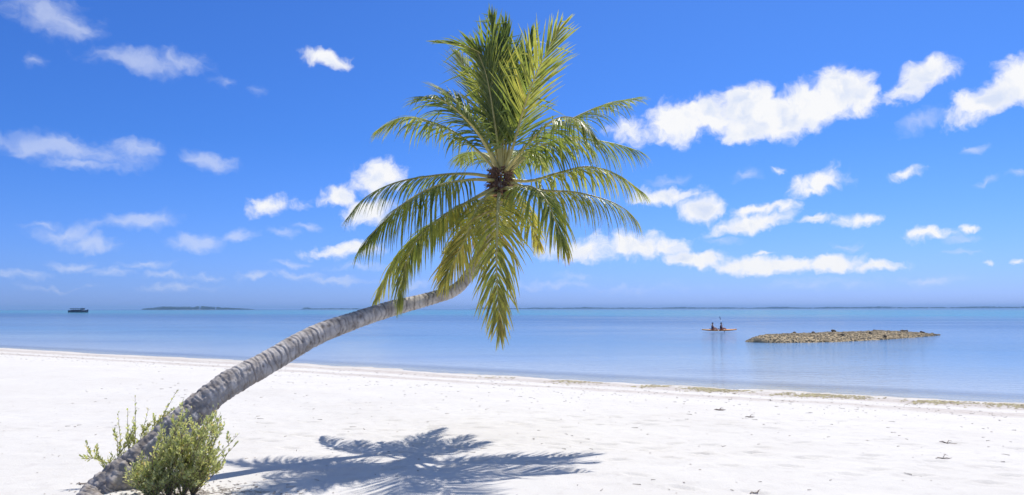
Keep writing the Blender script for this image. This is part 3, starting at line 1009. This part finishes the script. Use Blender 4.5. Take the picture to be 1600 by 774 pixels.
for kind, mt, nm in (('hull', m_orange, 'hull'), ('deck', m_cream, 'deck')):
    mb = MB(); vs = []
    for i in range(ST): vs += ring(i / (ST - 1), kind)
    w_ = SK + 1
    fs = [(i * w_ + k, i * w_ + k + 1, (i + 1) * w_ + k + 1, (i + 1) * w_ + k) for i in range(ST - 1) for k in range(SK)]
    mb.add(vs, fs)
    mb.build(nm, m_orange, kayak, smooth=True)
mb = MB()      # cream stern panel, proud of the deck
vs = []
for i in range(8):
    u = .015 + .30 * i / 7
    for (x, y, z) in ring(u, 'deck')[3:-3]: vs.append((x, y, z + .006))
w_ = SK + 1 - 6
fs = [(i * w_ + k, i * w_ + k + 1, (i + 1) * w_ + k + 1, (i + 1) * w_ + k) for i in range(7) for k in range(w_ - 1)]
mb.add(vs, fs); mb.build('stern_panel', m_cream, kayak, smooth=True)
for sx in (-.86, .12):
    mb = MB()
    mb.tube([(sx - .14, -.2, .15), (sx - .16, 0, .17), (sx - .14, .2, .15)], [.03, .035, .03], 8)
    mb.tube([(sx - .16, -.17, .17), (sx - .20, -.15, .38), (sx - .20, .15, .38), (sx - .16, .17, .17)], [.02, .025, .025, .02], 8)
    mb.build('seat_back', m_black, kayak, smooth=True)
mb = MB()
mb.tube([(-.36, -.12, .13), (-.34, -.12, .26), (-.34, .12, .26), (-.36, .12, .13)], [.05, .07, .07, .05], 8)
bag = mb.build('dry_bag', m_black, None, smooth=True)
bag.location = (kc.x, kc.y, WATER_Z); bag.rotation_euler = (0, 0, R(3))
tag(bag, 'small dark bag lying on the kayak between the two paddlers', 'bag')


def skin_body(name, verts, edges, rads, mat, parent, root=0, sub=2):
    me = bpy.data.meshes.new(name)
    me.from_pydata(verts, edges, [])
    o = bpy.data.objects.new(name, me)
    COL.objects.link(o)
    o.parent = parent
    me.materials.append(mat)
    me.skin_vertices or me.attributes
    md = o.modifiers.new('skin', 'SKIN')
    if not me.skin_vertices:
        bpy.context.view_layer.objects.active = o
    for sv, r in zip(me.skin_vertices[0].data, rads): sv.radius = r if isinstance(r, tuple) else (r, r)
    me.skin_vertices[0].data[root].use_root = True
    md.use_smooth_shade = True
    ms = o.modifiers.new('subdivision', 'SUBSURF'); ms.levels = ms.render_levels = sub
    return o


def paddler(x0, label, hands, lean=.0, cap=None):
    e = empty('person', (kc.x, kc.y, WATER_Z))
    e.rotation_euler = (0, 0, R(3))
    tag(e, label, 'person')
    z0 = .17
    hL, hR = hands
    V_ = [(x0, 0, z0 + .09), (x0 + .01 + lean * .3, 0, z0 + .28), (x0 + .02 + lean * .7, 0, z0 + .46), (x0 + .03 + lean, 0, z0 + .57), (x0 + .04 + lean, 0, z0 + .64),
          (x0 + .05 + lean, 0, z0 + .74), (x0 + .05 + lean, 0, z0 + .83)]
    E_ = [(0, 1), (1, 2), (2, 3), (3, 4), (4, 5), (5, 6)]
    R_ = [(.15, .13), (.135, .11), (.15, .12), (.075, .075), (.052, .052), (.082, .088), (.06, .065)]
    for sgn, hnd in ((1, hL), (-1, hR)):
        sh = Vector((x0 + .02 + lean * .8, sgn * .19, z0 + .50)); hd = Vector(hnd)
        el_ = sh.lerp(hd, .5) + Vector((-.04, sgn * .07, -.09))
        b = len(V_)
        V_ += [tuple(sh), tuple(el_), tuple(hd + (el_ - hd) * .14), tuple(hd)]
        E_ += [(2, b), (b, b + 1), (b + 1, b + 2), (b + 2, b + 3)]
        R_ += [.060, .045, .030, .040]
        b = len(V_)
        V_ += [(x0 + .04, sgn * .11, z0 + .07), (x0 + .38, sgn * .17, z0 + .28), (x0 + .66, sgn * .13, z0 + .03), (x0 + .76, sgn * .13, z0 + .05)]
        E_ += [(0, b), (b, b + 1), (b + 1, b + 2), (b + 2, b + 3)]
        R_ += [.095, .062, .042, .035]
    body = skin_body('body', V_, E_, R_, m_skin, e)
    # face, hair, vest and shorts are children
    hx = x0 + .05 + lean
    mb = MB(); nf = 12
    vs = []; fs = []
    for i in range(7):
        th = .05 + i * (1.75 / 6)
        for k in range(nf):
            ph = 2 * math.pi * k / nf
            r_ = .118
            back = .25 if math.cos(ph) > .3 and th > 1.0 else 1
            th2 = th * (0.62 if math.cos(ph) > .2 else 1.0)
            vs.append((hx - .008 + r_ * math.sin(th2) * math.cos(ph) * .95, r_ * math.sin(th2) * math.sin(ph) * .88, z0 + .775 + r_ * math.cos(th2) * 1.05))
    for i in range(6):
        for k in range(nf):
            fs.append((i * nf + k, i * nf + (k + 1) % nf, (i + 1) * nf + (k + 1) % nf, (i + 1) * nf + k))
    fs.append(tuple(range(nf)))
    mb.add(vs, fs); mb.build('hair', m_hair, e, smooth=True)
    mb = MB()
    mb.tube([(hx + .085, 0, z0 + .79), (hx + .118, 0, z0 + .755), (hx + .085, 0, z0 + .745)], [.008, .014, .008], 6)
    mb.build('nose', m_skin, e, smooth=True)
    skin_body('vest', [(x0, 0, z0 + .12), (x0 + .01 + lean * .3, 0, z0 + .28), (x0 + .02 + lean * .7, 0, z0 + .46), (x0 + .03 + lean, 0, z0 + .545),
                       (x0 + .02 + lean * .8, .185, z0 + .495), (x0 + .02 + lean * .8, -.185, z0 + .495)],
              [(0, 1), (1, 2), (2, 3), (2, 4), (2, 5)], [(.165, .145), (.155, .13), (.17, .14), (.085, .085), (.075, .075), (.075, .075)], m_navy, e)
    skin_body('shorts', [(x0, 0, z0 + .09), (x0 + .05, .11, z0 + .075), (x0 + .24, .145, z0 + .185), (x0 + .05, -.11, z0 + .075), (x0 + .24, -.145, z0 + .185)],
              [(0, 1), (1, 2), (0, 3), (3, 4)], [(.15, .12), .105, .085, .105, .085], m_shorts, e)
    return e


def paddle(a, b, label):
    a = Vector(a); b = Vector(b)
    e = empty('paddle', (kc.x, kc.y, WATER_Z)); e.rotation_euler = (0, 0, R(3))
    tag(e, label, 'paddle')
    mb = MB(); mb.tube([a, b], [.016, .016], 8); mb.build('shaft', m_white, e, smooth=True)
    d = (b - a).normalized()
    for end, sg in ((b, 1), (a, -1)):
        mb = MB()
        pts = [end - d * sg * .02, end + d * sg * .10, end + d * sg * .26, end + d * sg * .38, end + d * sg * .43]
        mb.tube(pts, [.018, .07, .10, .085, .03], 10, flat=.16)
        mb.build('blade', m_black, e, smooth=True)
    return e


# front paddler holds the paddle upright, one blade high in the air; the rear paddler holds it low across
fh = ((.46, .22, .80), (.40, -.12, .45))
rh = ((-.52, .26, .42), (-.50, -.24, .48))
paddler(-.80, 'seated person in a navy top in the back seat of the kayak', rh)
paddler(.18, 'seated person in a navy top in the front seat, holding a raised paddle', fh)
d_ = (Vector(fh[0]) - Vector(fh[1])).normalized()
paddle((.42, -.20, .36), Vector((.20, .05, 1.32)), 'paddle of the front paddler, its black blade raised high')
paddle((-.46, -.80, .26), (-.56, .80, .70), 'paddle held low across the kayak by the rear paddler')

# ------------------------------------------------------------------ tour boat far out
BD = 690.0
bc_ = at(122, 489, BD)
boat = empty('tour_boat', (bc_.x, BD, WATER_Z))
boat.rotation_euler = (0, 0, R(-4))
tag(boat, 'dark flat-roofed wooden tour boat anchored far out near the horizon', 'boat')
m_hullw = simple_mat('dark_boat_wood', (0.05, 0.06, 0.09), 0.6, 0.3, 0.2, 1.0)
m_roof = simple_mat('boat_canopy', (0.10, 0.12, 0.17), 0.7, 0.3, 0.1, 1.0)
m_cabin = simple_mat('boat_cabin_paint', (0.16, 0.19, 0.25), 0.6, 0.3, 0.1, 1.0)
BL = 9.2
mb = MB(); vs = []; NSB = 25
for i in range(NSB):
    u = i / (NSB - 1); x = (u - .5) * 2 * BL; e_ = 2 * u - 1
    hw = 2.1 * max(.03, 1 - abs(e_) ** 3)
    top = 1.55 + (1.6 * max(0, e_ - .62) / .38 * max(0, e_ - .3) if e_ > 0 else .5 * max(0, -e_ - .7) / .3)
    vs += [(x, -hw, top), (x, -hw * .8, .2), (x, 0, -.5), (x, hw * .8, .2), (x, hw, top), (x, 0, top - .15)]
fs = [(i * 6 + k, i * 6 + (k + 1) % 6, (i + 1) * 6 + (k + 1) % 6, (i + 1) * 6 + k) for i in range(NSB - 1) for k in range(6)]
fs += [tuple(range(6))[::-1], tuple((NSB - 1) * 6 + k for k in range(6))]
mb.add(vs, fs); mb.build('hull', m_hullw, boat)
mb = MB(); mb.box((-.6, 0, 3.25), (11.4, 4.2, .36)); mb.box((-.6, 0, 3.50), (10.6, 3.6, .14)); mb.build('roof', m_roof, boat)
for px_ in (-5.6, -3.4, -1.2, 1.0, 3.0):
    for sy in (-1.8, 1.8):
        mb = MB(); mb.tube([(px_, sy, .9), (px_, sy, 3.07)], [.13, .13], 6); mb.build('post', m_hullw, boat)
mb = MB(); mb.box((4.3, 0, 2.4), (1.3, 3.0, 2.6)); mb.box((4.3, 0, 3.76), (1.6, 3.2, .12)); mb.build('cabin', m_cabin, boat)
mb = MB()
for sy in (-1.95, 1.95):
    mb.tube([(-7.5, sy, 1.9), (3.0, sy, 1.9)], [.07, .07], 6)
    for k in range(8): mb.tube([(-7.5 + k * 1.5, sy, .9), (-7.5 + k * 1.5, sy, 1.9)], [.05, .05], 5)
mb.build('railing', m_hullw, boat)
mb = MB()
for k in range(6): mb.box((-5 + k * 1.5, 0, 1.55), (.9, 3.0, 1.7))
mb.build('bench', m_hullw, boat)

# ------------------------------------------------------------------ far islands
m_wood = simple_mat('island_forest_leaves', (0.05, 0.075, 0.035), 0.9, 0.1, 0.4, 0.05)
m_ibeach = simple_mat('island_sand', (0.30, 0.28, 0.22), 0.9, 0.1, 0.2, 0.05)


def island(px0, px1, dist, hmax, label, seed, shape, gaps=0.0):
    rs = random.Random(seed)
    x0 = at(px0, 482, dist).x; x1 = at(px1, 482, dist).x
    L = x1 - x0
    # low land
    mb = MB(); vs = []; n = 48; dw = min(260, L * .3)
    for i in range(n + 1):
        u = i / n
        k = max(0, math.sin(math.pi * u)) ** .5
        for j in range(9):
            v = j / 8 - .5
            vs.append((x0 + L * u, dist + v * dw * (.15 + .85 * k), WATER_Z - .6 + 1.9 * k * max(0, 1 - (2 * v) ** 2)))
    fs = [(i * 9 + j, (i + 1) * 9 + j, (i + 1) * 9 + j + 1, i * 9 + j + 1) for i in range(n) for j in range(8)]
    mb.add(vs, fs)
    tag(mb.build('island', m_ibeach, smooth=True), kind='structure')
    # forest: many leafy crowns along the land
    mb = MB()
    nt_ = int(L / (1.1 if hmax > 16 else 2.0))
    for k in range(nt_):
        u = rs.random()
        kk = shape(u)
        if kk <= 0.02: continue
        if gaps and mnoise.noise((u * 40 + seed, 0, 0)) < gaps - .5: continue
        v = rs.uniform(-.35, .35)
        hh_ = hmax * kk * rs.uniform(.62, 1.0) * (1 + .28 * mnoise.noise((u * L / 60, seed, 3)))
        if rs.random() < .03: hh_ *= 1.2
        cx, cy = x0 + L * u, dist + v * dw
        cr = rs.uniform(3.5, 6.5)
        # crown: a jagged cluster of leaf clumps down to the undergrowth
        z = WATER_Z
        m = 7
        for q in range(m):
            r_ = cr * rs.uniform(.35, .7)
            c = Vector((cx + rs.uniform(-cr, cr) * .8, cy + rs.uniform(-cr, cr) * .8, z + hh_ * (q + .6) / m - r_ * .3))
            a0 = rs.uniform(0, 6.28)
            vv = [c + Vector((r_ * math.cos(a0 + t_ * 1.2566), r_ * math.sin(a0 + t_ * 1.2566), rs.uniform(-.25, .25) * r_)) for t_ in range(5)]
            vv += [c + Vector((0, 0, r_ * rs.uniform(.5, .8))), c - Vector((0, 0, r_ * .6))]
            ff = [(t_, (t_ + 1) % 5, 5) for t_ in range(5)] + [((t_ + 1) % 5, t_, 6) for t_ in range(5)]
            mb.add(vv, ff, rs.random())
    f = mb.build('island_forest', m_wood)
    tag(f, label, 'forest', kind='stuff')


def long_shape(u):
    return min(1, u * 25) * min(1, (1 - u) * 25) * (.75 + .25 * math.sin(u * 31) * math.sin(u * 12.7))


island(226, 392, 3900, 16.5, 'dark wooded island on the horizon right of the tour boat', 1, lambda u: min(1, u / .14) ** .8 * (1 if u < .62 else max(0.08, 1 - (u - .62) * 2.2)))
island(474, 575, 5000, 12.5, 'faint low wooded island on the horizon above the curved trunk', 2, lambda u: (1.15 if .02 < u < .09 else .55) * min(1, (1 - u) * 8))
island(735, 1240, 5600, 13.5, 'long thin wooded island on the horizon behind the palm crown', 3, long_shape)
island(1180, 1720, 5400, 15.0, 'long thin wooded island on the horizon behind the rubble islet', 4, long_shape)

# ------------------------------------------------------------------ seaweed, litter
m_weed, t = new_mat('washed_up_seaweed')
a = t.node('ShaderNodeAttribute', attribute_name='tint')
wc = t.ramp(a.outputs['Fac'], [(0.0, (0.22, 0.18, 0.12)), (0.5, (0.42, 0.36, 0.20)), (0.8, (0.50, 0.45, 0.24)), (1.0, (0.42, 0.33, 0.24))])
t.link(principled(t, wc, 0.8, 0.2).outputs[0], t.out.inputs[0])


def flake(mb, c, r, tint, h=.35):
    n = random.randint(5, 7); a0 = random.uniform(0, 6.28)
    el_ = random.uniform(.4, 1.0)
    th = random.uniform(0, 3.14)
    vs = []
    for k in range(n):
        an = a0 + 6.283 * k / n; q = r * random.uniform(.6, 1.15)
        u, v = q * math.cos(an), q * el_ * math.sin(an)
        vs.append((c[0] + u * math.cos(th) - v * math.sin(th), c[1] + u * math.sin(th) + v * math.cos(th), c[2] + random.uniform(0, .25) * r))
    vs.append((c[0], c[1], c[2] + r * h))
    mb.add(vs, [(k, (k + 1) % n, n) for k in range(n)], tint)


mb = MB()
du = Vector((0.837, -0.548))
def shore_pt(l, s):       # l metres along the shore from the point abreast of the camera
    b = Vector((2.4, 30.25))
    return b + du * l + Vector(NL) * s
for k in range(11000):
    l = random.gauss(9.0, 5.0)
    dens = mnoise.noise((l * .6, 0, 0)) + .5 * mnoise.noise((l * 2.3, 5, 0))
    if random.random() > .18 + dens * 1.1: continue
    if l < -3 and random.random() < .75: continue
    s_ = abs(random.gauss(0, 1.1)) + .9 + .25 * mnoise.noise((l * .9, 9, 0))
    q = shore_pt(l, s_)
    flake(mb, (q.x, q.y, ground_z(q.x, q.y) + .004), random.uniform(.015, .075), min(1, max(0, random.gauss(.55, .22))))
tag(mb.build('seaweed', m_weed), 'olive yellow seaweed washed up in a broken line along the waterline', 'seaweed', kind='stuff')

m_litter, t = new_mat('dry_beach_litter')
a = t.node('ShaderNodeAttribute', attribute_name='tint')
wc = t.ramp(a.outputs['Fac'], [(0.0, (0.25, 0.21, 0.175)), (0.5, (0.45, 0.39, 0.33)), (1.0, (0.56, 0.51, 0.45))])
t.link(principled(t, wc, 0.85, 0.2).outputs[0], t.out.inputs[0])
mb = MB()
for k in range(3600):
    if k < 1500 and k % 5 < 2: continue
    if k < 1500:
        x, y = random.uniform(-9, 11), random.uniform(6.4, 20)
    elif k < 2900:      # drift lines
        q = shore_pt(random.uniform(-32, 14), random.choice((random.gauss(3.2, .8), random.gauss(6.8, .9), random.gauss(9.5, 1.5))))
        x, y = q.x, q.y
    else:               # under the shrub and near it
        x, y = random.gauss(-3.0, .45), random.gauss(7.45, .22)
    if y < 5.5: continue
    r = random.uniform(.004, .013) * (1 + y / 14)
    z = ground_z(x, y) + .003
    if random.random() < .3:
        an = random.uniform(0, 3.14); l_ = random.uniform(.03, .10)
        mb.tube([(x, y, z + .003), (x + math.cos(an) * l_, y + math.sin(an) * l_, ground_z(x + math.cos(an) * l_, y + math.sin(an) * l_) + .005)], [.003 + y * .0001, .002], 4, random.random())
    else:
        flake(mb, (x, y, z), r, random.random())
tag(mb.build('beach_litter', m_litter), 'scattered dry leaf bits, twigs and coral crumbs lying on the white sand', 'litter', kind='stuff')

# a few larger pieces that can be told apart
m_drift = simple_mat('grey_driftwood', (0.33, 0.27, 0.22), 0.9, 0.15, 0.35, 20, 0.5)
def driftwood(px, py, L, label, an, r=.016):
    L *= .75; r *= .55
    d = 1.7 * F_PX / (py - 482.5)
    for _ in range(4):
        p = at(px, py, d); d *= (CAM_Z - ground_z(p.x, p.y)) / max(.2, CAM_Z - p.z)
    p = at(px, py, d)
    c = Vector((p.x, p.y, ground_z(p.x, p.y)))
    b = MB()
    pts = []
    for k in range(6):
        u = k / 5 - .5
        x, y = c.x + u * L * math.cos(an), c.y + u * L * math.sin(an) + .02 * math.sin(k * 1.7)
        pts.append(Vector((x, y, ground_z(x, y) + r * .6 + .006 * (k % 2))))
    b.tube(pts, [r * .4, r * .9, r, r * .95, r * .7, r * .25], 7, .5, flat=.7)
    if L > .16:
        q = pts[2]
        b.tube([q, q + Vector((.05, .05, .03)), q + Vector((.10, .07, .02))], [r * .5, r * .4, r * .15], 6)
    o_ = b.build('driftwood', m_drift, smooth=True, loc=c)
    tag(o_, label, 'driftwood', 'driftwood bits on the sand')


driftwood(127, 756, .13, 'short flat driftwood chip on the sand left of the palm foot', .1, .018)
driftwood(1125, 642, .30, 'brownish driftwood piece on the sand below the kayak', .2, .03)
driftwood(1172, 653, .22, 'thin driftwood piece on the sand below the left end of the rubble islet', .05, .02)
driftwood(1482, 694, .28, 'forked driftwood twig on the sand near the right edge, farther of two', -.3, .02)
driftwood(1475, 718, .24, 'long driftwood stick on the sand near the right edge, nearer of two', -.15, .016)
driftwood(1180, 769, .16, 'small driftwood piece at the bottom edge right of the palm shadow', .3, .014)

# ------------------------------------------------------------------ air
m_haze = bpy.data.materials.new('sea_haze')
m_haze.use_nodes = True
t = NT(m_haze.node_tree); t.n.clear()
t.out = t.node('ShaderNodeOutputMaterial')
pv = t.node('ShaderNodeVolumePrincipled')
pv.inputs['Color'].default_value = (0.36, 0.64, 1.0, 1)
pv.inputs['Density'].default_value = 0.00014
pv.inputs['Anisotropy'].default_value = 0.0
t.link(pv.outputs[0], t.out.inputs['Volume'])
mb = MB()
mb.box((0, FAR / 2 - 30, 11.0), (2 * FAR + 40, FAR + 80, 34.0))
hz = mb.build('haze', m_haze)
tag(hz, kind='stuff')

# ------------------------------------------------------------------ render look
scene.render.engine = 'CYCLES'
scene.cycles.max_bounces = 8
scene.cycles.transparent_max_bounces = 12
scene.cycles.use_denoising = True
scene.cycles.volume_bounces = 0
scene.view_settings.view_transform = 'Standard'
scene.view_settings.look = 'None'
scene.view_settings.gamma = 1.0
scene.view_settings.use_curve_mapping = False
scene.view_settings.exposure = 0.0
